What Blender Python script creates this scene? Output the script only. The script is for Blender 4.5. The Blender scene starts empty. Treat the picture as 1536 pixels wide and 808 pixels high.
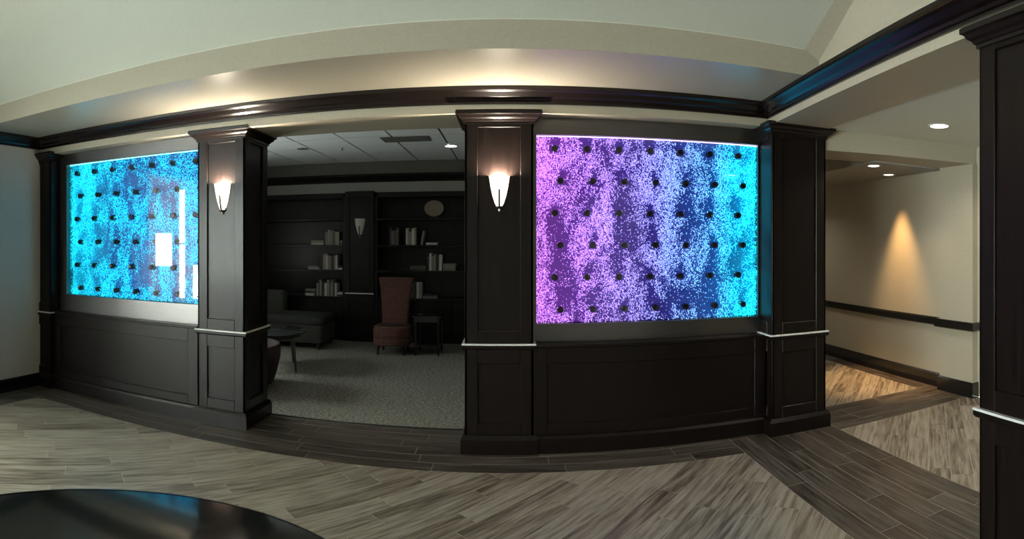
import bpy, bmesh, math, random
from mathutils import Vector, noise

random.seed(7)
S = bpy.context.scene
C = S.collection

# ------------------------------------------------------------------ camera (cylindrical sweep panorama)
HC = 1.55
FPX, X0, YH = 840.0, 762.0, 364.0
cam_d = bpy.data.cameras.new('camera')
cam_d.type = 'PANO'
cam_d.panorama_type = 'CENTRAL_CYLINDRICAL'
cam_d.central_cylindrical_range_u_min = -X0 / FPX
cam_d.central_cylindrical_range_u_max = (1536 - X0) / FPX
cam_d.central_cylindrical_range_v_min = -(808 - YH) / FPX
cam_d.central_cylindrical_range_v_max = YH / FPX
cam_d.central_cylindrical_radius = 1.0
cam = bpy.data.objects.new('camera', cam_d)
C.objects.link(cam)
cam.location = (0, 0, HC)
cam.rotation_euler = (math.pi / 2, 0, 0)
S.camera = cam

# ------------------------------------------------------------------ world (overcast daylight beyond the windows), exposure
W = bpy.data.worlds.new('daylight')
S.world = W
W.use_nodes = True
bg = W.node_tree.nodes['Background']
bg.inputs[0].default_value = (0.90, 1.0, 0.93, 1)
bg.inputs[1].default_value = 36.0
S.view_settings.view_transform = 'Standard'
S.view_settings.look = 'None'
S.view_settings.exposure = 0.0
S.view_settings.gamma = 1.0
S.view_settings.use_curve_mapping = False
S.cycles.use_denoising = True
S.cycles.max_bounces = 8
S.cycles.sample_clamp_indirect = 6.0

# ------------------------------------------------------------------ dimensions
XL = -4.55            # left wall
YB = -3.2             # back wall
YF = 4.10             # front header face
ZH = 2.50             # header underside
ZS = 2.67             # soffit underside
YS = 3.23             # soffit fascia
ZT = 2.84             # fascia top
RO = Vector((2.06, 4.10)); RD = Vector((-0.0656, -0.99785)); RV = Vector((0.99785, -0.0656))
def R(u, v, z=0.0):   # right wall: u towards the back of the room, v away from the room
    p = RO + RD * u + RV * v
    return (p.x, p.y, z)
SL = 0.44             # ceiling slope
YR = 0.3              # where the slope levels out
ZR = ZT + SL * (YS - YR)
ZL = 2.83             # library ceiling
YK = 8.55             # library back wall face
XW = 4.2              # far wall of hallway

# ------------------------------------------------------------------ materials
def M(name, col=(0.5, 0.5, 0.5), rough=0.5, metal=0.0, spec=0.5, coat=0.0, emit=None, estr=0.0):
    m = bpy.data.materials.new(name); m.use_nodes = True
    p = m.node_tree.nodes['Principled BSDF']
    p.inputs['Base Color'].default_value = (*col, 1)
    p.inputs['Roughness'].default_value = rough
    p.inputs['Metallic'].default_value = metal
    p.inputs['Specular IOR Level'].default_value = spec
    p.inputs['Coat Weight'].default_value = coat
    p.inputs['Coat Roughness'].default_value = 0.12
    if emit:
        p.inputs['Emission Color'].default_value = (*emit, 1)
        p.inputs['Emission Strength'].default_value = estr
    return m
def N(m, t, **kw):
    n = m.node_tree.nodes.new(t)
    for k, v in kw.items():
        if k in n.inputs.keys(): n.inputs[k].default_value = v
        else: setattr(n, k, v)
    return n
def LK(m, a, ao, b, bi): m.node_tree.links.new(a.outputs[ao], b.inputs[bi])
def P(m): return m.node_tree.nodes['Principled BSDF']
def ramp(m, stops):
    r = N(m, 'ShaderNodeValToRGB'); e = r.color_ramp.elements
    while len(e) < len(stops): e.new(0.5)
    for q, (pos, c) in zip(e, stops): q.position = pos; q.color = (*c, 1)
    return r
def noisy(m, stops, scale=(1, 1, 1), nscale=5.0, detail=4.0, bump=0.0, coord='Object', rnd=False, rrough=None):
    tc = N(m, 'ShaderNodeTexCoord'); mp = N(m, 'ShaderNodeMapping'); mp.inputs['Scale'].default_value = scale
    LK(m, tc, coord, mp, 'Vector')
    if rnd:
        oi = N(m, 'ShaderNodeObjectInfo'); mu = N(m, 'ShaderNodeVectorMath', operation='MULTIPLY')
        cb = N(m, 'ShaderNodeCombineXYZ')
        for k in 'XYZ': LK(m, oi, 'Random', cb, k)
        mu.inputs[1].default_value = (37, 91, 53); LK(m, cb, 0, mu, 0)
        ad = N(m, 'ShaderNodeVectorMath', operation='ADD'); LK(m, mp, 0, ad, 0); LK(m, mu, 0, ad, 1); src = ad
    else: src = mp
    nz = N(m, 'ShaderNodeTexNoise', Scale=nscale, Detail=detail, Roughness=0.6); LK(m, src, 0, nz, 'Vector')
    fac = (nz, 'Fac')
    if rnd:
        mr = N(m, 'ShaderNodeMapRange'); mr.inputs['To Min'].default_value = -0.08; mr.inputs['To Max'].default_value = 0.08
        LK(m, oi, 'Random', mr, 'Value'); a2 = N(m, 'ShaderNodeMath', operation='ADD')
        LK(m, nz, 'Fac', a2, 0); LK(m, mr, 0, a2, 1); fac = (a2, 0)
    r = ramp(m, stops); LK(m, *fac, r, 'Fac'); LK(m, r, 'Color', P(m), 'Base Color')
    if bump:
        b = N(m, 'ShaderNodeBump', Strength=bump, Distance=0.004); LK(m, nz, 'Fac', b, 'Height'); LK(m, b, 0, P(m), 'Normal')
    if rrough:
        q = N(m, 'ShaderNodeMapRange'); q.inputs['To Min'].default_value = rrough[0]; q.inputs['To Max'].default_value = rrough[1]
        LK(m, nz, 'Fac', q, 'Value'); LK(m, q, 0, P(m), 'Roughness')
    return m

m_wood = noisy(M('espresso_wood', rough=0.3, spec=0.25, coat=0.04), [(0.3, (0.003, 0.0017, 0.0015)), (0.62, (0.007, 0.0038, 0.0032)), (0.85, (0.012, 0.006, 0.005))], (14, 14, 0.9), 3.0, 5, rrough=(0.26, 0.40))
m_crown = noisy(M('espresso_moulding', rough=0.25, spec=0.35, coat=0.08), [(0.3, (0.005, 0.003, 0.0028)), (0.7, (0.009, 0.0055, 0.005))], (1, 1, 12), 3.0, 4)
m_libwood = noisy(M('black_brown_wood', rough=0.35, spec=0.22), [(0.3, (0.006, 0.005, 0.005)), (0.7, (0.014, 0.012, 0.012))], (12, 12, 1), 3.0, 4)
m_beige = noisy(M('beige_paint', rough=0.42), [(0.3, (0.36, 0.325, 0.25)), (0.7, (0.40, 0.36, 0.285))], (1, 1, 1), 60, 3, bump=0.03)
m_satin = noisy(M('beige_satin_paint', rough=0.27), [(0.3, (0.37, 0.34, 0.275)), (0.7, (0.41, 0.375, 0.305))], (1, 1, 1), 60, 3)
m_wallgrey = noisy(M('grey_beige_paint', rough=0.55), [(0.3, (0.39, 0.37, 0.335)), (0.7, (0.44, 0.42, 0.38))], (1, 1, 1), 60, 3, bump=0.05)
m_ceil = noisy(M('ceiling_paint', rough=0.6), [(0.3, (0.66, 0.69, 0.62)), (0.7, (0.71, 0.74, 0.67))], (1, 1, 1), 70, 3, bump=0.05)
m_darkpaint = noisy(M('dark_grey_paint', rough=0.6), [(0.3, (0.12, 0.11, 0.10)), (0.7, (0.15, 0.14, 0.125))], (1, 1, 1), 60, 3)
m_libwall = noisy(M('library_grey_paint', rough=0.6), [(0.3, (0.30, 0.30, 0.28)), (0.7, (0.34, 0.34, 0.32))], (1, 1, 1), 60, 3)
LIGHT = [(0.30, (0.085, 0.064, 0.047)), (0.43, (0.19, 0.155, 0.12)), (0.55, (0.30, 0.26, 0.21)), (0.72, (0.40, 0.36, 0.305))]
m_plank = noisy(M('pale_wood_tile', rough=0.38), LIGHT, (1.3, 16, 1), 2.4, 6, bump=0.06, rnd=True, rrough=(0.30, 0.46))
DARK = [(0.30, (0.020, 0.015, 0.012)), (0.44, (0.052, 0.041, 0.034)), (0.57, (0.095, 0.079, 0.067)), (0.74, (0.16, 0.14, 0.122))]
m_dplank = noisy(M('dark_wood_tile', rough=0.36), DARK, (1.3, 18, 1), 2.4, 6, bump=0.06, rnd=True, rrough=(0.28, 0.44))
m_grout = noisy(M('pale_grout', rough=0.8), [(0.3, (0.42, 0.38, 0.31)), (0.7, (0.5, 0.46, 0.38))], (1, 1, 1), 40, 2)
m_dgrout = noisy(M('grey_grout', rough=0.8), [(0.3, (0.26, 0.24, 0.20)), (0.7, (0.33, 0.30, 0.25))], (1, 1, 1), 40, 2)
m_carpet = noisy(M('mottled_carpet', rough=0.95, spec=0.1), [(0.36, (0.085, 0.08, 0.07)), (0.5, (0.21, 0.20, 0.175)), (0.64, (0.40, 0.38, 0.33))], (8, 18, 8), 4.0, 8, bump=0.6)
m_steel = noisy(M('brushed_steel', rough=0.3, metal=1.0), [(0.3, (0.15, 0.145, 0.145)), (0.7, (0.21, 0.20, 0.20))], (2, 2, 160), 3.0, 3, rrough=(0.26, 0.36))
m_strip = M('pale_metal_strip', (0.66, 0.66, 0.65), 0.3, 0.0)
m_darkmetal = M('dark_bronze', (0.05, 0.045, 0.04), 0.35, 0.8)
m_black = M('black_rubber', (0.006, 0.006, 0.008), 0.4)
m_blacklacq = M('black_lacquer', (0.006, 0.006, 0.007), 0.12, coat=0.5)
m_granite = noisy(M('black_granite', rough=0.07, coat=0.4), [(0.35, (0.004, 0.005, 0.005)), (0.7, (0.011, 0.012, 0.012)), (0.8, (0.03, 0.032, 0.03))], (1, 1, 1), 220, 3)
m_white = M('white_plastic', (0.75, 0.75, 0.72), 0.4)
m_whitetrim = M('white_trim', (0.7, 0.7, 0.68), 0.4)
m_tile = noisy(M('acoustic_tile', rough=0.85), [(0.35, (0.74, 0.76, 0.77)), (0.65, (0.82, 0.84, 0.85))], (1, 1, 1), 90, 4, bump=0.2, rnd=False)
m_grid = M('ceiling_grid', (0.06, 0.06, 0.06), 0.6)
m_lamp_on = M('lit_lens', (0.9, 0.9, 0.85), 0.4, emit=(1.0, 0.95, 0.84), estr=9.0)
m_lamp_dim = M('lit_lens_soft', (0.9, 0.9, 0.85), 0.4, emit=(1.0, 0.9, 0.72), estr=4.0)
m_lamp_off = M('unlit_lens', (0.12, 0.12, 0.12), 0.3)
m_shade = M('glowing_alabaster_glass', (0.9, 0.85, 0.75), 0.35, emit=(1.0, 0.86, 0.64), estr=3.2)
m_shade_off = M('unlit_alabaster_glass', (0.7, 0.7, 0.68), 0.35)
m_fabric = noisy(M('grey_green_fabric', rough=0.9), [(0.3, (0.028, 0.028, 0.025)), (0.7, (0.05, 0.05, 0.044))], (40, 40, 40), 6, 3, bump=0.3)
m_fabric2 = noisy(M('sage_fabric', rough=0.9), [(0.3, (0.06, 0.062, 0.05)), (0.7, (0.09, 0.092, 0.075))], (40, 40, 40), 6, 3, bump=0.3)
m_plum = noisy(M('plum_fabric', rough=0.85), [(0.3, (0.022, 0.011, 0.012)), (0.7, (0.04, 0.02, 0.021))], (40, 40, 40), 6, 3, bump=0.3)
m_leaf = M('stone_plate', (0.22, 0.19, 0.13), 0.6)

m_tweed = M('rust_check_fabric', (0.2, 0.07, 0.04), 0.85)
def _tweed():
    m = m_tweed; tc = N(m, 'ShaderNodeTexCoord'); br = N(m, 'ShaderNodeTexBrick')
    br.offset = 0.0; br.inputs['Scale'].default_value = 20.0
    br.inputs['Color1'].default_value = (0.25, 0.10, 0.068, 1); br.inputs['Color2'].default_value = (0.17, 0.066, 0.046, 1)
    br.inputs['Mortar'].default_value = (0.035, 0.017, 0.013, 1); br.inputs['Mortar Size'].default_value = 0.10
    br.inputs['Brick Width'].default_value = 0.5; br.inputs['Row Height'].default_value = 0.5
    mp = N(m, 'ShaderNodeMapping'); mp.inputs['Rotation'].default_value = (math.pi / 2, 0, 0)
    LK(m, tc, 'Object', mp, 0); LK(m, mp, 0, br, 'Vector'); LK(m, br, 'Color', P(m), 'Base Color')
_tweed()

def thin_glass(name, tint=(1, 1, 1), ior=1.5):
    m = bpy.data.materials.new(name); m.use_nodes = True; nt = m.node_tree; nt.nodes.clear()
    o = nt.nodes.new('ShaderNodeOutputMaterial'); mx = nt.nodes.new('ShaderNodeMixShader'); fr = nt.nodes.new('ShaderNodeMapRange'); lw = nt.nodes.new('ShaderNodeLayerWeight'); pw = nt.nodes.new('ShaderNodeMath')
    t = nt.nodes.new('ShaderNodeBsdfTransparent'); g = nt.nodes.new('ShaderNodeBsdfGlossy')
    lw.inputs['Blend'].default_value = 0.5; pw.operation = 'POWER'; pw.inputs[1].default_value = 5.0
    nt.links.new(lw.outputs['Facing'], pw.inputs[0]); nt.links.new(pw.outputs[0], fr.inputs['Value'])
    fr.inputs['To Min'].default_value = ((ior - 1) / (ior + 1)) ** 2; t.inputs[0].default_value = (*tint, 1); g.inputs['Roughness'].default_value = 0.015
    nt.links.new(fr.outputs[0], mx.inputs[0]); nt.links.new(t.outputs[0], mx.inputs[1]); nt.links.new(g.outputs[0], mx.inputs[2])
    nt.links.new(mx.outputs[0], o.inputs[0])
    return m
m_pane = thin_glass('window_glass')
m_acrylic = thin_glass('acrylic_sheet', ior=1.4)

def led(name, stops, strength, width, deep=False):
    """light given off by the backlit water tank: LED colour runs along the tank's length (object X)"""
    m = bpy.data.materials.new(name); m.use_nodes = True
    p = P(m); p.inputs['Roughness'].default_value = 0.3
    tc = N(m, 'ShaderNodeTexCoord'); sp = N(m, 'ShaderNodeSeparateXYZ'); LK(m, tc, 'Object', sp, 0)
    nz = N(m, 'ShaderNodeTexNoise', Scale=3.2, Detail=3.0); LK(m, tc, 'Object', nz, 'Vector')
    mr = N(m, 'ShaderNodeMapRange'); mr.inputs['From Max'].default_value = width; LK(m, sp, 'X', mr, 'Value')
    ad = N(m, 'ShaderNodeMath', operation='MULTIPLY_ADD'); ad.inputs[1].default_value = 0.10; LK(m, nz, 'Fac', ad, 0)
    sb = N(m, 'ShaderNodeMath', operation='SUBTRACT'); LK(m, mr, 0, sb, 0); sb.inputs[1].default_value = 0.05; LK(m, sb, 0, ad, 2)
    r = ramp(m, stops); LK(m, ad, 0, r, 'Fac')
    LK(m, r, 'Color', p, 'Emission Color'); LK(m, r, 'Color', p, 'Base Color')
    p.inputs['Emission Strength'].default_value = strength
    if deep:      # LED light on bubbles given as their own emission, dimmer with depth
        dq = N(m, 'ShaderNodeMapRange'); dq.inputs['From Min'].default_value = .014; dq.inputs['From Max'].default_value = .056
        dq.inputs['To Min'].default_value = strength * 1.15; dq.inputs['To Max'].default_value = strength * .26
        LK(m, sp, 'Y', dq, 'Value'); LK(m, dq, 0, p, 'Emission Strength')
    return m

# ------------------------------------------------------------------ mesh helpers
def tag(o, label=None, cat=None, group=None, kind=None):
    if label: o['label'] = label
    if cat: o['category'] = cat
    if group: o['group'] = group
    if kind: o['kind'] = kind
    return o
def link(name, me, mat, parent=None, loc=None, smooth=False):
    o = bpy.data.objects.new(name, me); C.objects.link(o)
    if mat and not me.materials: me.materials.append(mat)
    if smooth:
        for p in me.polygons: p.use_smooth = True
        try: me.set_sharp_from_angle(angle=math.radians(38))
        except Exception: pass
    if loc: o.location = loc
    if parent: o.parent = parent
    return o
def mesh(name, v, f):
    me = bpy.data.meshes.new(name); me.from_pydata([tuple(q) for q in v], [], f)
    bm = bmesh.new(); bm.from_mesh(me); bmesh.ops.recalc_face_normals(bm, faces=bm.faces); bm.to_mesh(me); bm.free()
    return me
BF = [(0, 3, 2, 1), (4, 5, 6, 7), (0, 1, 5, 4), (1, 2, 6, 5), (2, 3, 7, 6), (3, 0, 4, 7)]
def boxv(b):
    x0, y0, z0, x1, y1, z1 = b
    return [(x0, y0, z0), (x1, y0, z0), (x1, y1, z0), (x0, y1, z0), (x0, y0, z1), (x1, y0, z1), (x1, y1, z1), (x0, y1, z1)]
def box(name, b, mat, parent=None, bev=0.0, off=None):
    """one box; b in world coordinates, mesh stored relative to off"""
    v = boxv(b)
    if off: v = [(p[0] - off[0], p[1] - off[1], p[2] - off[2]) for p in v]
    me = mesh(name, v, BF)
    if bev:
        bm = bmesh.new(); bm.from_mesh(me)
        bmesh.ops.bevel(bm, geom=bm.edges[:], offset=bev, segments=1, affect='EDGES'); bm.to_mesh(me); bm.free()
    return link(name, me, mat, parent)
def boxes(name, bs, mat, parent=None):
    v, f = [], []
    for b in bs:
        n = len(v); v += boxv(b) if len(b) == 6 else b; f += [tuple(i + n for i in q) for q in BF]
    return link(name, mesh(name, v, f), mat, parent)
def hexa(name, low, z0, z1, mat, parent=None):
    """prism over four plan points"""
    v = [(x, y, z0) for x, y in low] + [(x, y, z1) for x, y in low]
    return link(name, mesh(name, v, BF), mat, parent)
def loft_me(name, rings, cap=True):
    n = len(rings[0]); v = [p for r in rings for p in r]; f = []
    for k in range(len(rings) - 1):
        for i in range(n):
            j = (i + 1) % n; f.append((k * n + i, k * n + j, (k + 1) * n + j, (k + 1) * n + i))
    if cap: f.append(tuple(range(n))[::-1]); f.append(tuple((len(rings) - 1) * n + i for i in range(n)))
    return mesh(name, v, f)
def loft(name, rings, mat, parent=None, smooth=True, cap=True, loc=None):
    return link(name, loft_me(name, rings, cap), mat, parent, loc, smooth)
def ring(cx, cy, z, rx, ry=None, n=24, e=2.0, a0=0.0):
    ry = rx if ry is None else ry; out = []
    for i in range(n):
        a = a0 + 2 * math.pi * i / n; c, s = math.cos(a), math.sin(a)
        out.append((cx + rx * math.copysign(abs(c) ** (2 / e), c), cy + ry * math.copysign(abs(s) ** (2 / e), s), z))
    return out
def sweep(name, poly, prof, mat, parent=None, closed=True, smooth=False):
    """profile (outward offset, z) carried round plan polygon (counter-clockwise) with mitred corners"""
    n = len(poly); v, f = [], []; k = len(prof)
    P2 = [Vector(p) for p in poly]
    for i in range(n):
        def nrm(a, b):
            d = (b - a).normalized(); return Vector((d.y, -d.x))
        if closed or 0 < i < n - 1:
            n1 = nrm(P2[i - 1], P2[i]); n2 = nrm(P2[i], P2[(i + 1) % n]); m = (n1 + n2) / (1 + n1.dot(n2))
        else: m = nrm(P2[0], P2[1]) if i == 0 else nrm(P2[-2], P2[-1])
        for d, z in prof: q = P2[i] + m * d; v.append((q.x, q.y, z))
    for i in range(n if closed else n - 1):
        j = (i + 1) % n
        for a in range(k): b = (a + 1) % k; f.append((i * k + a, j * k + a, j * k + b, i * k + b))
    if not closed: f += [tuple(range(k)), tuple((n - 1) * k + a for a in range(k))]
    return link(name, mesh(name, v, f), mat, parent, smooth=smooth)
def thing(name, label, cat, loc=(0, 0, 0), group=None, rz=0.0):
    o = bpy.data.objects.new(name, None); C.objects.link(o); o.location = loc; o.rotation_euler.z = rz
    o.empty_display_size = 0.1
    return tag(o, label, cat, group)
def rect(x0, y0, x1, y1): return [(x0, y0), (x1, y0), (x1, y1), (x0, y1)]
def struct(o, label): return tag(o, label, 'structure', kind='structure') if False else tag(o, label, kind='structure')

# ------------------------------------------------------------------ floors
def clip(poly, a, b, c):
    """keep a*x+b*y<=c"""
    out = []
    for i in range(len(poly)):
        p, q = poly[i], poly[(i + 1) % len(poly)]
        dp, dq = a * p[0] + b * p[1] - c, a * q[0] + b * q[1] - c
        if dp <= 0: out.append(p)
        if (dp < 0 < dq) or (dq < 0 < dp):
            t = dp / (dp - dq); out.append((p[0] + t * (q[0] - p[0]), p[1] + t * (q[1] - p[1])))
    return out
def area(p): return 0.5 * sum(p[i][0] * p[(i + 1) % len(p)][1] - p[(i + 1) % len(p)][0] * p[i][1] for i in range(len(p)))
full_cache = {}
def lay(parent, rx, ang, mat, name, pw=0.15, pl=0.92, gap=0.0045, z=0.0, th=0.012, seed=0, joined=False, skip=None):
    """planks laid at an angle over the rectangle rx=(x0,y0,x1,y1), cut at its edges, each one an object"""
    rnd = random.Random(seed); x0, y0, x1, y1 = rx; ca, sa = math.cos(ang), math.sin(ang)
    cor = [(x0, y0), (x1, y0), (x1, y1), (x0, y1)]
    us = [ca * x + sa * y for x, y in cor]; vs = [-sa * x + ca * y for x, y in cor]
    JV, JF = [], []
    rows = int(math.ceil((max(vs) - min(vs)) / pw)); g = gap / 2
    for r in range(rows):
        vb = min(vs) + r * pw; u = min(us) - rnd.random() * pl
        while u < max(us):
            poly = [(u + g, vb + g), (u + pl - g, vb + g), (u + pl - g, vb + pw - g), (u + g, vb + pw - g)]
            wp = [(ca * a - sa * b, sa * a + ca * b) for a, b in poly]
            q = clip(clip(clip(clip(wp, 1, 0, x1 - g), -1, 0, -x0 - g), 0, 1, y1 - g), 0, -1, -y0 - g)
            if len(q) > 2 and abs(area(q)) > 0.0015 and not (skip and skip(sum(p[0] for p in q) / len(q), sum(p[1] for p in q) / len(q))):
                cx = ca * (u + pl / 2) - sa * (vb + pw / 2); cy = sa * (u + pl / 2) + ca * (vb + pw / 2)
                loc = [(ca * (p[0] - cx) + sa * (p[1] - cy), -sa * (p[0] - cx) + ca * (p[1] - cy)) for p in q]
                k = len(loc)
                vv = [(a, b, -th) for a, b in loc] + [(a, b, 0) for a, b in loc]
                ff = [tuple(range(k))[::-1], tuple(range(k, 2 * k))] + [(i, (i + 1) % k, k + (i + 1) % k, k + i) for i in range(k)]
                if joined:
                    n = len(JV); JV += [(ca * a - sa * b + cx, sa * a + ca * b + cy, zz + z) for a, b, zz in vv]
                    JF += [tuple(i + n for i in t) for t in ff]
                else:
                    full = k == 4 and abs(abs(area(q)) - (pl - gap) * (pw - gap)) < 1e-6
                    key = (name, round(pl, 3), round(pw, 3))
                    if full and key in full_cache: me = full_cache[key]
                    else:
                        me = mesh(name, vv, ff)
                        if full: full_cache[key] = me
                    o = link(name, me, mat, parent, (cx, cy, z)); o.rotation_euler.z = ang
            u += pl
    if joined:
        o = link(name, mesh(name, JV, JF), mat, parent); o['kind'] = 'stuff'

A45 = math.radians(47)
fl = struct(box('floor', (XL, YB, -0.10, 2.60, 4.62, -0.001), m_grout), 'pale diagonal wood-look plank floor of the lobby with dark plank border')
lay(fl, (-4.2, 0.05, 1.70, 3.77), A45, m_plank, 'floor_plank', seed=3)
lay(fl, (XL, YB, -4.2, 2.4), A45, m_plank, 'floor_planking', seed=24, joined=True)
lay(fl, (-4.2, YB, 1.70, 0.05), A45, m_plank, 'floor_planking', seed=4, joined=True)
def under_wall(x, y): return y > 4.25 and not (-2.4 < x < 0.1)
lay(fl, (XL, 3.77, 1.70, 4.62), 0.0, m_dplank, 'border_plank', pw=0.1417, seed=5, skip=under_wall)
lay(fl, (XL, 2.4, -4.2, 3.77), math.pi / 2, m_dplank, 'border_plank', pw=0.175, seed=6)
lay(fl, (1.70, 0.6, 2.60, 4.25), math.pi / 2, m_dplank, 'border_plank', seed=8)
fh = struct(box('floor_hallway', (2.60, -1.0, -0.10, XW, 9.0, -0.001), m_grout), 'pale plank floor of the hallway with a dark plank band')
lay(fh, (2.60, 1.2, XW, 3.86), A45, m_plank, 'floor_plank', seed=11)
lay(fh, (2.60, 3.86, XW, 4.46), 0.0, m_dplank, 'border_plank', seed=12)
lay(fh, (2.60, 4.46, XW - 0.2, 8.9), A45, m_plank, 'floor_plank', seed=13)
lay(fh, (XW - 0.2, 4.46, XW, 8.9), math.pi / 2, m_dplank, 'border_plank', pw=0.2, seed=14)
cp = struct(box('floor_carpet', (XL, 4.63, -0.10, 2.3, 8.9, 0.002), m_carpet), 'mottled grey carpet of the dark library')
struct(box('trim_carpet_edge', (-2.11, 4.612, -0.02, -0.32, 4.632, 0.006), m_darkmetal), 'dark edging strip between planks and carpet')

# ------------------------------------------------------------------ shell
XE = -9.6             # the lobby runs on to the left beyond the wall's end
YE = 2.46             # where the left wall ends and the wide opening begins
LW = [(5.2, 6.1, 1.05, 1.90)]                                                                   # unseen window added in the left wall to brighten the library: y0, y1, z0, z1
BW = [(-8.70, -8.02, .90, 1.85), (-7.95, -7.62, .10, 2.95), (-7.54, -7.24, .10, 1.05), (-7.00, -4.95, .60, 2.70)]          # glazing in the rear wall, widest one unseen, added as main daylight: x0, x1, z0, z1
bs = [(XL - .15, YE, 0, XL, LW[0][0], ZR + .3), (XL - .15, LW[0][0], 0, XL, LW[0][1], LW[0][2]), (XL - .15, LW[0][0], LW[0][3], XL, LW[0][1], ZR + .3),
      (XL - .15, LW[0][1], 0, XL, 9.0, ZR + .3), (XL - .15, YB, ZH, XL, YE, ZR + .3)]
struct(boxes('wall_left', bs, m_wallgrey), 'grey beige side wall with dark crown moulding')
EW = [(-2.9, -1.2, .30, 2.85), (-1.0, .7, .30, 2.85), (.9, 2.6, .30, 2.85)]                        # unseen windows added in the end wall for diffuse daylight: y0, y1, z0, z1
bs = []; xx = XE
for a, b, c, d in BW: bs += [(xx, YB - .15, 0, a, YB, ZR + .3), (a, YB - .15, 0, b, YB, c), (a, YB - .15, d, b, YB, ZR + .3)]; xx = b
bs.append((xx, YB - .15, 0, 2.2, YB, ZR + .3))
struct(boxes('wall_back', bs, m_wallgrey), 'grey beige rear wall with tall glazing')
bs = []; yy_ = YB - .15
for a, b, c, d in EW: bs += [(XE - .15, yy_, 0, XE, a, 3.4), (XE - .15, a, 0, XE, b, c), (XE - .15, a, d, XE, b, 3.4)]; yy_ = b
bs += [(XE - .15, yy_, 0, XE, 3.15, 3.4), (XE, 3.0, 0, XL - .1, 3.15, 3.4)]
struct(boxes('wall_lobby_extension', bs, m_wallgrey), 'grey beige walls of the lobby beyond the opening')
struct(box('ceiling_extension', (XE - .1, YB - .1, 3.2, XL - .05, 3.1, 3.35), m_ceil), 'flat ceiling of the lobby beyond the opening')
fe = struct(box('floor_extension', (XE, YB, -.10, XL, 3.0, -.0025), m_grout), 'pale plank floor of the lobby beyond the opening')
lay(fe, (XE, YB, XL, 3.0), A45, m_plank, 'floor_planking', seed=21, joined=True)
struct(box('wall_front', (XL, YF, ZH, 2.56, 4.62, 3.0), m_beige), 'beige header beam over columns and bubble walls')
struct(boxes('wall_bays', [(XL, 4.47, 0, -2.3, 4.62, ZH), (0.0, 4.47, 0, 2.3, 4.62, ZH)], m_darkpaint), 'wall behind the two bubble tanks')
# right wall: header, upper wall and cove towards the ceiling, wall behind the near column
u1 = 7.5
struct(hexa('wall_right', [R(-0.05, 0)[:2], R(u1, 0)[:2], R(u1, .5)[:2], R(-0.05, .5)[:2]], 2.508, 2.80, m_beige), 'beige header beam over the hallway opening')
yu = YF - YS
def cz(u): return ZT + SL * max(0.0, min(u - yu, YS - YR))
pts = []
us_ = [yu, yu + (YS - YR), u1]
for u in us_:
    z = cz(u); pts.append([R(u, 0, 2.78), R(u, -0.13, z + 0.01), R(u, 0.4, z + 0.01), R(u, 0.4, 2.78)])
struct(link('wall_right_upper', loft_me('wall_right_upper', pts), m_beige), 'beige upper wall sloping into the vaulted ceiling')
UN = 2.42   # near column far edge, along the right wall
struct(hexa('wall_right_rear', [R(UN + .45, .03)[:2], R(u1, .03)[:2], R(u1, .45)[:2], R(UN + .45, .45)[:2]], 0, ZH, m_wallgrey), 'beige wall behind the near column')
struct(boxes('ceiling_soffit', [(XL, YS, ZS, 2.06, YF, ZT)], m_satin), 'beige dropped soffit with fascia along the bubble walls')
# vaulted ceiling
v = []
for y, z in ((YS + 0.02, ZT - 0.005), (YR, ZR), (YB - .15, ZR)):
    v.append([(XL - .1, y, z), (2.3, y, z), (2.3, y, z + .12), (XL - .1, y, z + .12)])
struct(link('ceiling', loft_me('ceiling', v), m_ceil), 'pale vaulted ceiling rising from the fascia')
struct(box('ceiling_cap', (XL - .1, YS, ZT, 2.3, 4.7, ZT + .25), m_ceil), 'closed attic above the soffit')

# crown moulding round the lobby
cr = [(-0.02, 2.562), (0.018, 2.562), (0.018, 2.578), (0.030, 2.582), (0.038, 2.596), (0.055, 2.607), (0.082, 2.634), (0.100, 2.644), (0.118, 2.648), (0.118, 2.672), (-0.02, 2.672)]
crown_poly = [(XL, YB), R(u1, 0)[:2], RO.to_tuple(), (XL, YF)]
struct(sweep('trim_crown', crown_poly, [(-d, z) for d, z in cr], m_crown), 'dark glossy crown moulding round the lobby')
bb = [(-0.01, 0), (0.022, 0), (0.022, 0.12), (0.012, 0.135), (-0.01, 0.135)]
struct(sweep('baseboard_left', [(XL, YE), (XL, 4.08)][::-1], [(-d, z) for d, z in bb][::1], m_crown, closed=False), 'dark baseboard along the grey side wall')

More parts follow.
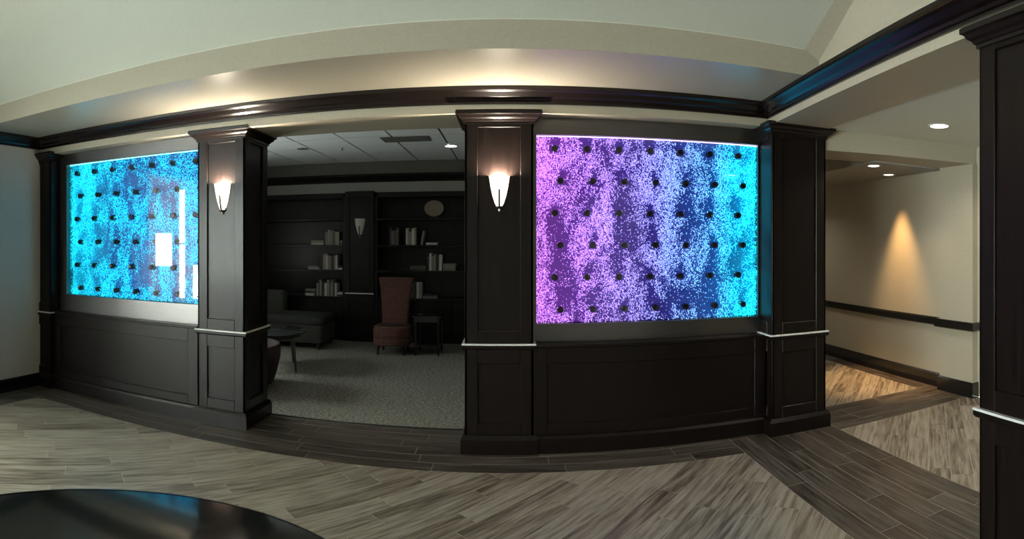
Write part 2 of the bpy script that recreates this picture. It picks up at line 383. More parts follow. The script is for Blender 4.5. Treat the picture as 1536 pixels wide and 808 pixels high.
# windows with daylight
def window(name, o, axis, y0, y1, z0, z1, nx, nz, label):
    w = struct(thing(name, label, None), label)
    d = 0.05
    def b(a0, c0, a1, c1, t, nm, mat):
        if axis == 'x': return box(nm, (o - t, a0, c0, o + t, a1, c1), mat, w)
        return box(nm, (a0, o - t, c0, a1, o + t, c1), mat, w)
    b(y0, z0, y0 + d, z1, .05, 'frame_stile', m_whitetrim); b(y1 - d, z0, y1, z1, .05, 'frame_stile', m_whitetrim)
    b(y0, z0, y1, z0 + d, .05, 'frame_rail', m_whitetrim); b(y0, z1 - d, y1, z1, .05, 'frame_rail', m_whitetrim)
    for i in range(1, nx): a = y0 + (y1 - y0) * i / nx; b(a - .02, z0, a + .02, z1, .03, 'mullion', m_whitetrim)
    for i in range(1, nz): a = z0 + (z1 - z0) * i / nz; b(y0, a - .02, y1, a + .02, .03, 'mullion', m_whitetrim)
    for i in range(nx):
        for j in range(nz):
            b(y0 + (y1 - y0) * i / nx, z0 + (z1 - z0) * j / nz, y0 + (y1 - y0) * (i + 1) / nx, z0 + (z1 - z0) * (j + 1) / nz, .002, 'pane', m_pane)
    # portal: tells the renderer where daylight comes in, gives no light itself
    L = bpy.data.lights.new('daylight_portal', 'AREA'); L.shape = 'RECTANGLE'; L.size = y1 - y0; L.size_y = z1 - z0
    L.cycles.is_portal = True
    lo = bpy.data.objects.new('daylight_portal', L); C.objects.link(lo); lo.parent = w
    if axis == 'x': lo.location = (o - .07, (y0 + y1) / 2, (z0 + z1) / 2); lo.rotation_euler = (math.pi / 2, 0, -math.pi / 2)
    else: lo.location = ((y0 + y1) / 2, o - .07, (z0 + z1) / 2); lo.rotation_euler = (math.pi / 2, 0, math.pi) ; lo.rotation_euler = (math.pi / 2, 0, math.pi)
window('window_1', YB - .075, 'y', *BW[0], 1, 1, 'small square window in the rear wall')
window('window_2', YB - .075, 'y', *BW[1], 1, 2, 'tall narrow glazed panel in the rear wall')
window('window_3', YB - .075, 'y', *BW[2], 1, 1, 'low pane beside the tall panel in the rear wall')
window('window_4', YB - .075, 'y', *BW[3], 3, 2, 'unseen wide window with mullions added in the rear wall for daylight')
window('window_5', XL - .075, 'x', *LW[0], 2, 1, 'unseen library window added in the grey side wall for daylight')
for k, e in enumerate(EW): window('window_%d' % (6 + k), XE - .075, 'x', *e, 2, 2, 'unseen tall window added in the end wall of the lobby for daylight')

# ------------------------------------------------------------------ hallway shell
struct(box('wall_hallway', (XW, -1.0, 0, XW + .15, 9.1, 2.9), m_beige), 'beige far wall of the hallway with dark handrail')
struct(boxes('wall_hallway_ends', [(2.3, 9.0, 0, XW, 9.15, 2.9), (2.0, -1.15, 0, XW, -1.0, 2.9)], m_beige), 'end walls of the hallway')
struct(box('wall_hallway_inner', (2.30, 4.50, 0, 2.60, 9.0, 2.9), m_beige), 'wall between library and hallway')
struct(box('wall_pier', (XW - .07, 3.78, 0, XW + .02, 4.25, 2.345), m_beige), 'beige pier carrying the hallway beam')
struct(box('ceiling_hallway', (2.45, -1.0, 2.515, XW, 4.10, 2.65), m_ceil), 'smooth pale hallway ceiling')
struct(hexa('trim_hallway_beam', [(2.557, 4.03), (XW, 3.79), (XW, 4.27), (2.557, 4.51)], 2.34, 2.7, m_beige), 'beige beam across the hallway ceiling')
hc = struct(box('ceiling_hallway_tiles', (2.55, 4.2, 2.512, XW, 9.0, 2.62), m_grid), 'tiled hallway ceiling beyond the beam')
for j in range(8):
    box('ceiling_tile', (2.66, 4.30 + j * .6, 2.50, 3.255, 4.888 + j * .6, 2.515), m_tile, hc)
struct(box('ceiling_hallway_soffit', (3.28, 4.27, 2.325, XW, 9.0, 2.55), m_libwall), 'lower grey soffit along the hallway wall')
hr = [(-0.01, 0.665), (0.035, 0.665), (0.045, 0.675), (0.045, 0.735), (0.030, 0.752), (-0.01, 0.752)]
o = sweep('handrail', [(XW, 8.9), (XW, 4.30)], hr, m_blacklacq, closed=False)
tag(o, 'long black handrail on beige hallway wall behind the pier', 'handrail')
o = sweep('handrail', [(XW, 4.25), (XW - .07, 4.25), (XW - .07, 3.78), (XW + .05, 3.78)][0:4], hr, m_blacklacq, closed=False)
tag(o, 'short black handrail wrapped round the beige pier', 'handrail')
hb = [(-0.01, 0), (0.02, 0), (0.02, 0.135), (0.01, 0.15), (-0.01, 0.15)]
struct(sweep('baseboard_hallway', [(XW, 8.9), (XW, 4.25), (XW - .07, 4.25), (XW - .07, 3.78), (XW + .05, 3.78)], hb, m_blacklacq, closed=False), 'black baseboard of the hallway wall and pier')

# ------------------------------------------------------------------ columns
def column(label, x0, y0, x1, y1, faces, loc=None, rz=0.0):
    """panelled column; plan rectangle in the column's own frame"""
    t = thing('column', label, 'column', loc or (0, 0, 0), 'dark panelled columns', rz)
    e = 0.016; ZC = 2.445
    pl = rect(x0, y0, x1, y1)
    box('shaft', (x0 + e, y0 + e, 0, x1 - e, y1 - e, ZH), m_wood, t)
    st = 0.095
    def fr(face):
        L, H = [], []
        if face in '-y+y':
            yy = (y0, y0 + e + .002) if face == '-y' else (y1 - e - .002, y1)
            def bx(a, c, b_, d, n): box(n, (a, yy[0], c, b_, yy[1], d), m_wood, t, .003)
            a0, a1 = x0, x1
        else:
            xx = (x0, x0 + e + .002) if face == '-x' else (x1 - e - .002, x1)
            def bx(a, c, b_, d, n): box(n, (xx[0], a, c, xx[1], b_, d), m_wood, t, .003)
            a0, a1 = y0, y1
        bx(a0, .0, a0 + st, ZH - .01, 'stile'); bx(a1 - st, .0, a1, ZH - .01, 'stile')
        for c, d in ((.0, .22), (.66, .90), (ZC - .045, ZH - .01)): bx(a0 + st, c, a1 - st, d, 'rail')
    for f in faces: fr(f)
    sweep('plinth', pl, [(-.01, 0), (.030, 0), (.030, .105), (.022, .12), (.012, .135), (-.01, .135)], m_wood, t)
    cr_ = sweep('chair_rail', pl, [(-.01, .765), (.012, .765), (.020, .775), (.020, .796), (-.01, .796)], m_wood, t)
    sweep('metal_strip', pl, [(-.01, .796), (.020, .796), (.0215, .798), (.0215, .806), (.020, .808), (-.01, .808)], m_strip, cr_)
    sweep('capital', pl, [(-.01, ZC - .02), (.010, ZC - .02), (.010, ZC - .004), (.018, ZC), (.024, ZC + .012), (.040, ZC + .022), (.050, ZC + .040), (.064, ZC + .046), (.064, ZC + .068), (.056, ZC + .076), (-.01, ZC + .076)], m_crown, t)
    return t
column('dark wood column with lit sconce between teal bubble wall and library opening', -2.567, 4.15, -2.11, 4.61, ('-y', '+x', '-x'))
column('dark wood column with lit sconce between library opening and purple bubble wall', -0.319, 4.12, 0.186, 4.61, ('-y', '+x', '-x'))
column('dark wood corner column between purple bubble wall and hallway opening', 2.045, 4.01, 2.555, 4.52, ('-y', '-x', '+x'))
column('dark wood half column in the corner beside the grey wall', XL - .25, 4.10, -4.37, 4.56, ('-y', '+x'))
nc = R(UN, -0.015)
column('dark wood column across the hallway opening from the corner column', 0, -.6, .53, 0, ('-x', '+y', '-y'), (nc[0], nc[1], 0), math.atan2(RV.y, RV.x))

# ------------------------------------------------------------------ panelled wainscots below the tanks
def wainscot(label, x0, x1, y, z1):
    t = thing('wainscot', label, 'wall panelling')
    box('panel', (x0, y + .016, 0, x1, y + .12, z1), m_wood, t)
    s = .10
    box('stile', (x0, y, 0, x0 + s, y + .018, z1), m_wood, t, .003); box('stile', (x1 - s, y, 0, x1, y + .018, z1), m_wood, t, .003)
    box('rail', (x0 + s, y, z1 - .12, x1 - s, y + .018, z1), m_wood, t, .003); box('rail', (x0 + s, y, 0, x1 - s, y + .018, .21), m_wood, t, .003)
    sweep('base_moulding', [(x0, y), (x1, y)], [(-.01, 0), (.024, 0), (.024, .11), (.015, .13), (-.01, .14)], m_wood, t, closed=False)
    box('ledge', (x0, y - .012, z1, x1, 4.30, z1 + .022), m_wood, t, .004)
wainscot('dark wood wainscot under the teal bubble wall', -4.368, -2.569, 4.15, .80)
wainscot('dark wood wainscot under the purple bubble wall', .188, 2.043, 4.125, .775)

# ------------------------------------------------------------------ bubble walls
def bubble_wall(label, x0, x1, z0, z1, fz0, fz1, stops_b, stops_d, pegx, pegz, pitch, stag, fx0, fx1, seed, n, sb, sd, led_col):
    yg = 4.275
    t = thing('bubble_wall', label, 'bubble wall', (x0, yg, z0))
    w, h = x1 - x0, z1 - z0
    rnd = random.Random(seed)
    # steel surround
    ff = 4.24 - yg
    for nm, b in (('steel_rail', (fx0 - x0, ff, fz0 - z0, fx1 - x0, ff + .03, 0)), ('steel_rail', (fx0 - x0, ff, h, fx1 - x0, ff + .03, fz1 - z0)),
                  ('steel_stile', (fx0 - x0, ff, 0, 0, ff + .03, h)), ('steel_stile', (w, ff, 0, fx1 - x0, ff + .03, h))):
        if b[3] - b[0] > 0.002: box(nm, b, m_steel, t, .002)
    mb = led(label[:8] + '_bubbles', stops_b, sb, w, True); md = led(label[:8] + '_water', stops_d, sd, w)
    box('back_panel', (0, .06, 0, w, .09, h), md, t)
    box('tank_side', (-.012, 0, 0, -.001, .09, h), m_steel, t); box('tank_side', (w + .001, 0, 0, w + .012, .09, h), m_steel, t)
    box('acrylic_sheet', (0, .001, 0, w, .009, h), m_acrylic, t)
    lm = M('led_strip_' + label[:6], (.8, .8, .8), .4, emit=led_col, estr=1.6)
    box('led_strip', (0, .012, h - .006, w, .028, h), lm, t)
    pegs = []
    pm = None
    for r in range(6):
        for c in range(7):
            px = pegx - x0 + c * pitch + (stag if r % 2 else 0.0); pz = pegz - z0 - r * pitch * .985
            if not (.02 < px < w - .02): continue
            pegs.append((px, pz))
            if pm is None:
                rr = [[(0, 0, 0)] * 0]
                pm = loft_me('peg', [[(a, -.002 + d, b) for a, b, _ in ring(0, 0, 0, q, n=16)] for d, q in ((0.012, .020), (0.010, .0235), (.014, .025), (.062, .025))])
                pm.materials.append(m_black)
            link('peg', pm, None, t, (px, 0, pz), True)
    # rising bubbles: dense streams, thin wakes above every peg
    V, F = [], []
    oc = [(1, 0, 0), (-1, 0, 0), (0, 1, 0), (0, -1, 0), (0, 0, 1), (0, 0, -1)]
    of = [(0, 2, 4), (2, 1, 4), (1, 3, 4), (3, 0, 4), (2, 0, 5), (1, 2, 5), (3, 1, 5), (0, 3, 5)]
    wk = [(px, pz, rnd.uniform(-.5, .5), rnd.uniform(.05, .16), rnd.uniform(.55, 1.0)) for px, pz in pegs]
    cnt = tries = 0
    while cnt < n and tries < n * 12:
        tries += 1
        a, b = rnd.random() * w, rnd.random() * h
        s = noise.noise(Vector((a * 7.0 + seed, b * 2.0, 0.3))) * .8 + noise.noise(Vector((a * 3.6, b * 3.0 + seed, 4.0))) * .7 + noise.noise(Vector((a * 15, b * 8, 9.0 + seed))) * .6
        dens = .54 + .85 * s
        if a < .08 or a > w - .2: dens += .35
        jig = .022 * noise.noise(Vector((a * 22 + seed, b * 22, 1.0)))
        for px, pz, sk, hh, st in wk:
            dz = b - pz
            if -.03 < dz < hh * 3:
                dx = a - px - sk * dz * .7 + jig
                g = math.exp(-(dx / (.032 + .10 * max(dz, 0))) ** 2) * math.exp(-(max(0, dz - .02) / hh) ** 2)
                dens -= 1.5 * st * g
        dens = max(dens, .05)
        if rnd.random() > dens: continue
        k = len(V); r = rnd.uniform(.0022, .0046); el = rnd.uniform(1.0, 2.2); tl = rnd.gauss(0, .6)
        y = rnd.uniform(.016, .055); ct, sn = math.cos(tl), math.sin(tl)
        for ox, oy, oz in oc:
            qx, qz = ox * r, oz * r * el
            V.append((a + ct * qx - sn * qz, y + oy * r, b + sn * qx + ct * qz))
        F += [(i + k, j + k, l + k) for i, j, l in of]; cnt += 1
    me = bpy.data.meshes.new('bubbles'); me.from_pydata(V, [], F)
    tag(link('bubbles', me, mb, t, smooth=True), 'rising air bubbles in the water', kind='stuff')
    return t
bubble_wall('teal lit bubble wall with pegs beside the grey side wall', -4.262, -2.50, 1.0, 2.385, .822, 2.51,
            [(0, (0.02, .80, .95)), (.5, (.02, .72, .95)), (1, (.03, .60, .92))], [(0, (.0, .30, .46)), (.35, (.0, .07, .24)), (1, (.0, .03, .17))],
            -4.165, 2.29, .247, .05, -4.368, -2.48, 21, 30000, 1.1, .75, (.35, .95, 1.0))
bubble_wall('purple to cyan lit bubble wall with pegs beside the corner column', .215, 2.045, .935, 2.372, .797, 2.51,
            [(0, (.80, .36, .98)), (.22, (.62, .33, .96)), (.5, (.40, .40, .95)), (.75, (.22, .60, .97)), (.88, (.02, .78, .98)), (1, (.02, .85, 1.0))],
            [(0, (.13, .02, .26)), (.25, (.05, .012, .19)), (.55, (.02, .016, .16)), (.8, (.005, .06, .28)), (1, (.0, .30, .52))],
            .36, 2.276, .252, .044, .188, 2.044, 33, 30000, 1.15, .75, (.85, .6, 1.0))

# ------------------------------------------------------------------ sconces
def sconce(label, x, y, z, on=True, s=1.0):
    t = thing('wall_sconce', label, 'wall lamp', (x, y, z))
    n = 20
    prof = [(.0, .022), (.03, .034), (.08, .050), (.15, .065), (.225, .076)]       # height, radius
    def half(r, zz, inn=0.0): return [((r - inn) * math.cos(a), -(r - inn) * .85 * math.sin(a), zz) for a in [math.pi * i / (n - 1) for i in range(n)]]
    rings = [half(r * s, zz * s) for zz, r in prof] + [half(r * s, zz * s, .004) for zz, r in prof[::-1]]
    sh = loft('shade', rings, m_shade if on else m_shade_off, t, cap=False)
    box('back_plate', (-.03 * s, -.008, .0, .03 * s, 0, .16 * s), m_darkmetal, t, .002)
    bc = loft('bottom_cap', [ring(0, -.012 * s, -.012 * s, .012 * s, n=14), ring(0, -.012 * s, -.004 * s, .026 * s, n=14), ring(0, -.012 * s, .004 * s, .027 * s, n=14)], m_darkmetal, t)
    loft('finial', [ring(0, -.014 * s, -.034 * s, .003, n=10), ring(0, -.014 * s, -.026 * s, .009 * s, n=10), ring(0, -.014 * s, -.014 * s, .007 * s, n=10)], m_strip, bc)
    pts = [(-.024 * s, .0), (-.038 * s, .04 * s), (-.049 * s, .09 * s), (-.055 * s, .125 * s)]
    v = []
    for yy, zz in pts: v.append([(-.0065, yy + .002, zz), (.0065, yy + .002, zz), (.0065, yy - .009, zz), (-.0065, yy - .009, zz)])
    loft('strap', v, m_darkmetal, sh, smooth=False)
    if on:
        L = bpy.data.lights.new('sconce_bulb', 'POINT'); L.energy = 110.0; L.color = (1.0, .88, .70); L.shadow_soft_size = .028
        lo = bpy.data.objects.new('sconce_bulb', L); C.objects.link(lo); lo.parent = t; lo.location = (0, -.034, .20)
    return t
sconce('lit tapered glass sconce on the column beside the teal bubble wall', -2.325, 4.165, 1.825)
sconce('lit tapered glass sconce on the column beside the purple bubble wall', -.064, 4.135, 1.815)

# ------------------------------------------------------------------ downlights
def downlight(label, x, y, z, mat, r=.075, energy=0, col=(1, .9, .72), spread=1.7, tilt=None, blend=.5):
    t = thing('downlight', label, 'ceiling light', (x, y, z))
    loft('trim_ring', [ring(0, 0, zz, q, n=28) for zz, q in ((.004, r + .022), (-.004, r + .022), (-.006, r + .014), (-.004, r), (.004, r))], m_white, t, cap=False)
    loft('lens', [ring(0, 0, -.0035, r + .001, n=28), ring(0, 0, .003, r + .001, n=28)], mat, t)
    if energy:
        L = bpy.data.lights.new('downlight_lamp', 'SPOT'); L.energy = energy; L.color = col; L.spot_size = spread; L.spot_blend = blend; L.shadow_soft_size = .05
        lo = bpy.data.objects.new('downlight_lamp', L); C.objects.link(lo); lo.parent = t; lo.location = (0, 0, -.02)
        if tilt: lo.rotation_euler = tilt
downlight('bright round downlight in the smooth hallway ceiling', 3.22, 3.32, 2.515, m_lamp_on, energy=52, col=(1, .92, .76), spread=2.6)
downlight('unseen round downlight added in the hallway ceiling behind the near column', 3.11, 1.2, 2.515, m_lamp_on, energy=75, col=(1, .92, .76), spread=2.6)  # unseen lamp added to raise bounce light in the near hallway
downlight('small round downlight in the grey hallway soffit near the beam', 3.42, 4.47, 2.325, m_lamp_on, r=.055, energy=22, col=(1, .86, .62), spread=2.0)
downlight('warm wall-washing downlight close to the hallway wall', 4.0, 4.95, 2.325, m_lamp_dim, r=.055, energy=330, col=(1, .58, .22), spread=.92, blend=.9)
downlight('unseen round downlight added in the tiled hallway ceiling behind the corner column', 2.95, 7.2, 2.50, m_lamp_on, r=.055, energy=45, col=(1, .93, .8), spread=2.6)  # unseen lamp added to lift ambient light in the far hallway
downlight('lit round downlight in the library ceiling tiles', -.746, 7.30, ZL - .012, m_lamp_on, energy=0.6, col=(.95, .97, 1), spread=2.6)
downlight('unlit grey round downlight in the library ceiling beside the sprinkler', -2.70, 7.05, ZL - .012, m_lamp_off, r=.085)
t = thing('sprinkler_head', 'small sprinkler head in the library ceiling tiles', 'sprinkler', (-2.18, 7.15, ZL - .012))
loft('escutcheon', [ring(0, 0, -.006, .025, n=16), ring(0, 0, .003, .035, n=16)], m_strip, t)
loft('deflector', [ring(0, 0, -.03, .018, n=12), ring(0, 0, -.027, .018, n=12), ring(0, 0, -.024, .006, n=12), ring(0, 0, -.004, .008, n=12)], m_darkmetal, t)

# ------------------------------------------------------------------ library shell
lc = struct(box('ceiling_library', (XL, 4.6, ZL, 2.35, 9.0, ZL + .12), m_grid), 'suspended ceiling of pale square tiles in the library')
ts = .61
for i in range(11):
    for j in range(7):
        xa, ya = XL + .12 + i * ts, 4.66 + j * ts
        if xa + ts > 2.3 or ya > YK: continue
        box('ceiling_tile', (xa + .012, ya + .012, ZL - .012, xa + ts - .012, min(ya + ts - .012, YK - .01), ZL + .002), m_tile, lc)
t = thing('air_vent', 'dark grille air vent in the library ceiling', 'air vent', (-1.24, 6.72, ZL - .014))
box('frame', (-.29, -.16, -.006, .29, -.14, .002), m_darkpaint, t); box('frame', (-.29, .14, -.006, .29, .16, .002), m_darkpaint, t)
box('frame', (-.29, -.14, -.006, -.27, .14, .002), m_darkpaint, t); box('frame', (.27, -.14, -.006, .29, .14, .002), m_darkpaint, t)
for k in range(9): box('slat', (-.27, -.13 + k * .03, -.005, .27, -.118 + k * .03, .001), m_darkpaint, t)
struct(boxes('wall_library_back', [(XL, YK, 2.34, 2.35, 9.0, ZL + .1), (XL, YK + .33, 0, 2.35, 9.0, 2.34)], m_libwall), 'grey wall above the library bookcases')
struct(box('wall_library_bulkhead', (XL, YK - .06, 2.62, 2.3, YK, ZL), m_darkpaint), 'dark grey bulkhead strip under the library ceiling')
struct(sweep('trim_library_crown', [(XL, YK), (2.3, YK)], [(-.01, 2.50), (.015, 2.50), (.03, 2.53), (.07, 2.57), (.09, 2.59), (.09, 2.625), (-.01, 2.625)], m_libwood, closed=False), 'dark crown moulding over the library bookcases')

# ------------------------------------------------------------------ bookcases
SH = [.69, 1.12, 1.515, 1.935]
def bookcase(label, x0, x1):
    t = thing('bookcase', label, 'bookcase', (0, 0, 0), 'built-in bookcases')
    yf, yb = YK - .03, YK + .30
    box('back_panel', (x0, yb - .02, .66, x1, yb, 2.34), m_libwood, t)
    box('side_panel', (x0, yf, 0, x0 + .05, yb, 2.34), m_libwood, t, .003); box('side_panel', (x1 - .05, yf, 0, x1, yb, 2.34), m_libwood, t, .003)
    box('top_panel', (x0, yf, 2.26, x1, yb, 2.34), m_libwood, t, .003)
    box('base_cabinet', (x0 + .05, yf + .02, .0, x1 - .05, yb, .66), m_libwood, t)
    k = max(2, round((x1 - x0) / .55)); dw = (x1 - x0 - .1) / k
    for i in range(k):
        a = x0 + .05 + i * dw
        d = box('cabinet_door', (a + .006, yf, .10, a + dw - .006, yf + .02, .645), m_libwood, t, .004)
    for z in SH: box('shelf', (x0 + .05, yf + .005, z - .035, x1 - .05, yb - .02, z), m_libwood, t, .003)
bookcase('built-in dark bookcase behind the grey chaise', -4.50, -2.54)
bookcase('built-in dark bookcase behind the rust chair', -2.075, .35)
t = thing('column', 'flat dark library pilaster with unlit sconce between the bookcases', 'column', (0, 0, 0), 'dark panelled columns')
box('shaft', (-2.54, YK - .05, 0, -2.075, YK + .28, 2.36), m_libwood, t)
for a, b in ((-2.54, -2.47), (-2.145, -2.075)): box('stile', (a, YK - .066, 0, b, YK - .048, 2.36), m_libwood, t, .003)
for a, b in ((0, .16), (.62, .86), (2.26, 2.36)): box('rail', (-2.47, YK - .066, a, -2.145, YK - .048, b), m_libwood, t, .003)
box('metal_strip', (-2.54, YK - .085, .745, -2.075, YK - .05, .765), m_strip, t, .004)
sconce('unlit white glass sconce on the library pilaster', -2.30, YK - .05, 1.67, on=False, s=1.15)

def book_mesh(w, d, h):
    c = .004
    return [(0, 0, 0, c, d, h), (w - c, 0, 0, w, d, h), (c, 0, 0, w - c, c, h)], (c, c, .004, w - c, d - .005, h - .004)
BC = {'white': (.55, .54, .50), 'grey': (.22, .22, .21), 'tan': (.30, .25, .19), 'dark': (.03, .03, .035), 'brown': (.09, .06, .045)}
bm_ = {k: M('book_cover_' + k, c, .6) for k, c in BC.items()}
m_pages = M('book_pages', (.5, .47, .40), .8)
ORD = {0: 'lowest', 1: 'second lowest', 2: 'second highest', 3: 'top'}
CASE = {'L': 'the chaise bookcase', 'R': 'the chair bookcase'}
def book(col, x, z, w, d, h, flat, case, sh, lean=0.0, yoff=0.0):
    b, pg = book_mesh(w, d, h)
    size = ('thick ' if w > .037 else 'slim ') + ('' if flat else ('tall ' if h > .235 else 'short '))
    how = 'lying flat' if flat else ('leaning' if lean else 'upright')
    t = thing('book', f'{size}{col} book {how} on the {ORD[sh]} shelf of {CASE[case]}', 'book', (x, YK + .02 + yoff, z), f'{size}{col} books {how}, {ORD[sh]} shelf of {CASE[case]}')
    boxes('cover', b, bm_[col], t); box('pages', pg, m_pages, t)
    if flat: t.rotation_euler = (0, math.pi / 2, 0); t.location.z += w
    elif lean: t.rotation_euler = (0, lean, 0)
def px2x(px): return math.tan((px - X0) / FPX) * (YK + .03)
rb = random.Random(5)
def row(case, sh, p0, p1, cols):
    x = px2x(p0); e = px2x(p1); z = SH[sh] + .001; i = 0
    while x < e - .02:
        w = rb.uniform(.022, .052); book(cols[i % len(cols)], x, z, w, rb.uniform(.16, .19), rb.uniform(.20, .27), False, case, sh); x += w + .001; i += 1
def stack(case, sh, p0, p1, cols):
    x0, x1 = px2x(p0), px2x(p1); z = SH[sh] + .001
    for c in cols:
        w = rb.uniform(.026, .040); L = (x1 - x0) * rb.uniform(.86, 1.0); book(c, x0, z, w, .18, L, True, case, sh); z += w + .001
def lean(case, sh, p, col, h=.22, a=.16):
    w = .03; book(col, px2x(p), SH[sh] + .001 + (w * math.sin(a) if a > 0 else 0), w, .17, h, False, case, sh, a)
stack('L', 2, 467, 486, ['white', 'tan']); row('L', 2, 488, 510, ['grey', 'tan', 'grey', 'brown']); stack('L', 2, 510, 514, ['dark', 'grey'])
stack('L', 1, 462, 479, ['white', 'grey']); row('L', 1, 480, 508, ['dark', 'tan', 'white', 'grey', 'brown']); stack('L', 1, 508, 514, ['white', 'dark'])
stack('L', 0, 458, 474, ['white', 'dark', 'grey']); row('L', 0, 475, 505, ['grey', 'brown', 'tan', 'dark', 'white']); stack('L', 0, 506, 513.5, ['dark', 'white'])
row('R', 2, 585, 598, ['dark', 'brown']); row('R', 2, 609, 625, ['white', 'tan', 'grey']); lean('R', 2, 631, 'grey'); stack('R', 2, 639, 656, ['white'])
stack('R', 1, 615, 640, ['dark', 'brown']); row('R', 1, 641, 663, ['dark', 'white', 'grey', 'tan']); stack('R', 1, 664, 685, ['grey', 'tan', 'grey'])
row('R', 0, 612, 624, ['dark', 'brown']); row('R', 0, 625, 633, ['white', 'grey']); stack('R', 0, 634, 656, ['grey', 'dark'])
t = thing('decorative_plate', 'oval tan decorative plate standing on the top shelf', 'plate', (px2x(650), YK + .12, SH[3] + .002))
pr = []
for yy, q in ((.0, .12), (-.012, .155), (-.02, .150), (-.008, .11)): pr.append([(a, yy, b * .82 + .15) for a, b, _ in ring(0, 0, 0, q, n=28)])
loft('dish', pr, m_leaf, t)
box('stand', (-.06, .0, 0, .06, .06, .02), m_darkmetal, t, .003)

# ------------------------------------------------------------------ library furniture
def leg(parent, x, y, z1, r0, r1, mat=None, dx=0, dy=0, n=8):
    loft('leg', [ring(x + dx, y + dy, 0, r1, n=n), ring(x, y, z1, r0, n=n)], mat or m_blacklacq, parent)
def rbox(name, x0, y0, z0, x1, y1, z1, mat, parent, r=.03, e=6):
    cx, cy, rx, ry = (x0 + x1) / 2, (y0 + y1) / 2, (x1 - x0) / 2, (y1 - y0) / 2
    return loft(name, [ring(cx, cy, z, rx - q, ry - q, 32, e) for z, q in ((z0, r), (z0 + r * .4, r * .25), (z0 + r, 0), (z1 - r, 0), (z1 - r * .4, r * .25), (z1, r))], mat, parent)
# tall-backed chair
t = thing('accent_chair', 'rust check fabric chair with tall flared back and drum seat', 'chair', (-1.61, 7.72, 0))
loft('seat', [ring(0, .02, z, a, b, 36, 2.6) for z, a, b in ((.135, .262, .252), (.15, .272, .262), (.225, .272, .262), (.235, .266, .256), (.245, .274, .264), (.30, .276, .266), (.37, .272, .262), (.395, .25, .24), (.402, .20, .19))], m_tweed, t)
bk = []
for z, hw, yy, th in ((.30, .185, .19, .07), (.45, .19, .20, .065), (.70, .205, .225, .06), (.90, .232, .25, .055), (1.02, .258, .265, .05), (1.05, .262, .268, .04)):
    bk.append([(x, yy + y - .10 * (1 - (x / hw) ** 2) * .0 + .0 - .16 * (x * x), z) for x, y in [(a, b) for a, b, _ in ring(0, 0, 0, hw, th, 28, 5)]])
loft('backrest', bk, m_tweed, t)
for sx in (-1, 1):
    for sy in (-1, 1): leg(t, sx * .17, .02 + sy * .16, .145, .026, .016, m_darkmetal, sx * .015, sy * .015)
# black side table
t = thing('side_table', 'square black side table beside the rust chair', 'table', (-1.11, 7.80, 0))
rbox('table_top', -.21, -.24, .525, .21, .24, .55, m_blacklacq, t, .008, 14)
for b in ((-.17, -.215, .46, .17, -.195, .526), (-.17, .195, .46, .17, .215, .526), (-.18, -.20, .46, -.16, .20, .526), (.16, -.20, .46, .18, .20, .526)): box('apron', b, m_blacklacq, t)
for sx in (-1, 1):
    for sy in (-1, 1):
        loft('leg', [ring(sx * .16, sy * .195, z, q, n=12) for z, q in ((0, .012), (.12, .017), (.34, .024), (.40, .018), (.42, .026), (.53, .026))], m_blacklacq, t)
box('shelf', (-.15, -.18, .13, .15, .18, .15), m_blacklacq, t, .003)
# chaise
t = thing('chaise', 'grey green upholstered chaise in front of the bookcase', 'chaise', (-3.42, 7.95, 0))
rbox('base', -.80, -.34, .09, .80, .34, .36, m_fabric, t, .03, 12)
rbox('seat_cushion', -.80, -.35, .35, .80, .34, .48, m_fabric, t, .045, 10)
rbox('backrest', -.80, .12, .40, -.02, .36, .80, m_fabric2, t, .05, 8)
for sx in (-1, 1):
    for sy in (-1, 1): leg(t, sx * .72, sy * .28, .10, .028, .018, m_darkmetal)
# round glass-topped coffee table
t = thing('coffee_table', 'round glass-topped coffee table with slim tapered wooden legs', 'table', (-2.86, 6.36, 0))
m_gtop = M('smoked_glass', (.05, .055, .055), .05, coat=.5)
loft('table_top', [ring(0, 0, z, q, n=40) for z, q in ((.452, .43), (.455, .44), (.465, .44), (.468, .43))], m_gtop, t)
loft('apron', [ring(0, 0, z, q, n=40) for z, q in ((.405, .385), (.452, .40), (.452, .37), (.405, .36))], m_darkmetal, t, cap=False)
for k in range(4):
    a = math.radians(-20 + 90 * k); c, s = math.cos(a), math.sin(a)
    leg(t, .36 * c, .36 * s, .452, .026, .013, noisy(M('walnut_leg', rough=.4), [(.3, (.03, .018, .012)), (.7, (.06, .035, .022))], (8, 8, 1)) if k == 0 and not bpy.data.materials.get('walnut_leg') else bpy.data.materials['walnut_leg'], .05 * c, .05 * s)
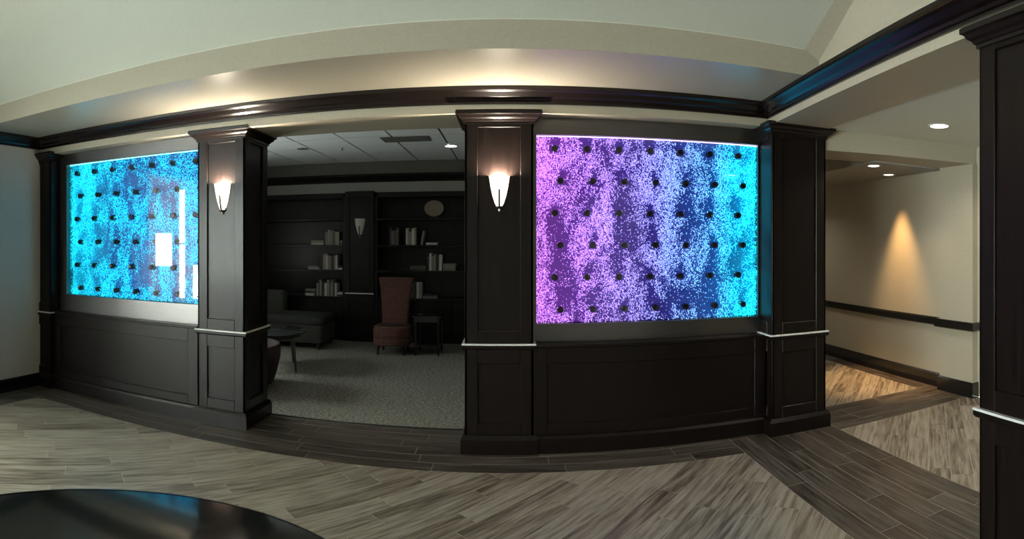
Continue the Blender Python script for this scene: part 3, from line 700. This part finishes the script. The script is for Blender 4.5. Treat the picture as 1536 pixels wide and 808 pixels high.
# tub chair, mostly behind the column
t = thing('tub_chair', 'plum round tub armchair partly behind the sconce column', 'chair', (-2.80, 5.42, 0))
loft('seat', [ring(0, 0, z, q, q, 32, 2.4) for z, q in ((.07, .31), (.10, .335), (.25, .35), (.31, .34), (.34, .29))], m_plum, t)
def arc(r, z, y0=0): return [(r * math.cos(a), r * math.sin(a), z) for a in [math.radians(-25 + 230 * i / 20) for i in range(21)]]
rg = []
for z, ro, ri in ((.06, .36, .33), (.18, .395, .345), (.32, .43, .36), (.42, .435, .37), (.465, .42, .385)):
    rg.append(arc(ro, z) + arc(ri, z)[::-1])
loft('backrest', rg, m_plum, t)
for k in range(4):
    a = math.radians(45 + 90 * k); leg(t, .27 * math.cos(a), .27 * math.sin(a), .08, .022, .015, m_darkmetal)

# ------------------------------------------------------------------ foreground table, outlet
t = thing('round_table', 'round polished black table in front of the columns', 'table', (-.80, .86, 0))
loft('table_top', [ring(0, 0, z, q, n=96) for z, q in ((.712, .655), (.715, .663), (.738, .663), (.742, .659))], m_granite, t)
loft('edge_band', [ring(0, 0, z, q, n=96) for z, q in ((.708, .666), (.734, .6665), (.734, .6635), (.708, .6635))], m_darkmetal, t, cap=False)
loft('edge_highlight', [ring(0, 0, z, q, n=96) for z, q in ((.7385, .659), (.7385, .6655), (.7435, .6645), (.7435, .660))], m_steel, t, cap=False)  # pale steel ring stands in for the highlight on the polished edge
loft('pedestal', [ring(0, 0, z, q, n=36) for z, q in ((.03, .17), (.07, .10), (.14, .065), (.55, .06), (.64, .085), (.70, .20), (.712, .26))], m_darkmetal, t)
loft('base', [ring(0, 0, z, q, n=48) for z, q in ((0, .33), (.02, .335), (.035, .31), (.045, .16))], m_darkmetal, t)
t = thing('wall_outlet', 'white electrical outlet on the grey side wall above the baseboard', 'outlet', (XL, 3.50, .42))
box('cover_plate', (0, -.036, -.058, .006, .036, .058), m_white, t, .002)
for dz in (-.022, .022): loft('socket', [[(.0062 + d, a, b + dz) for a, b, _ in ring(0, 0, 0, .015, n=14)] for d in (-.002, .002)], m_white, t)
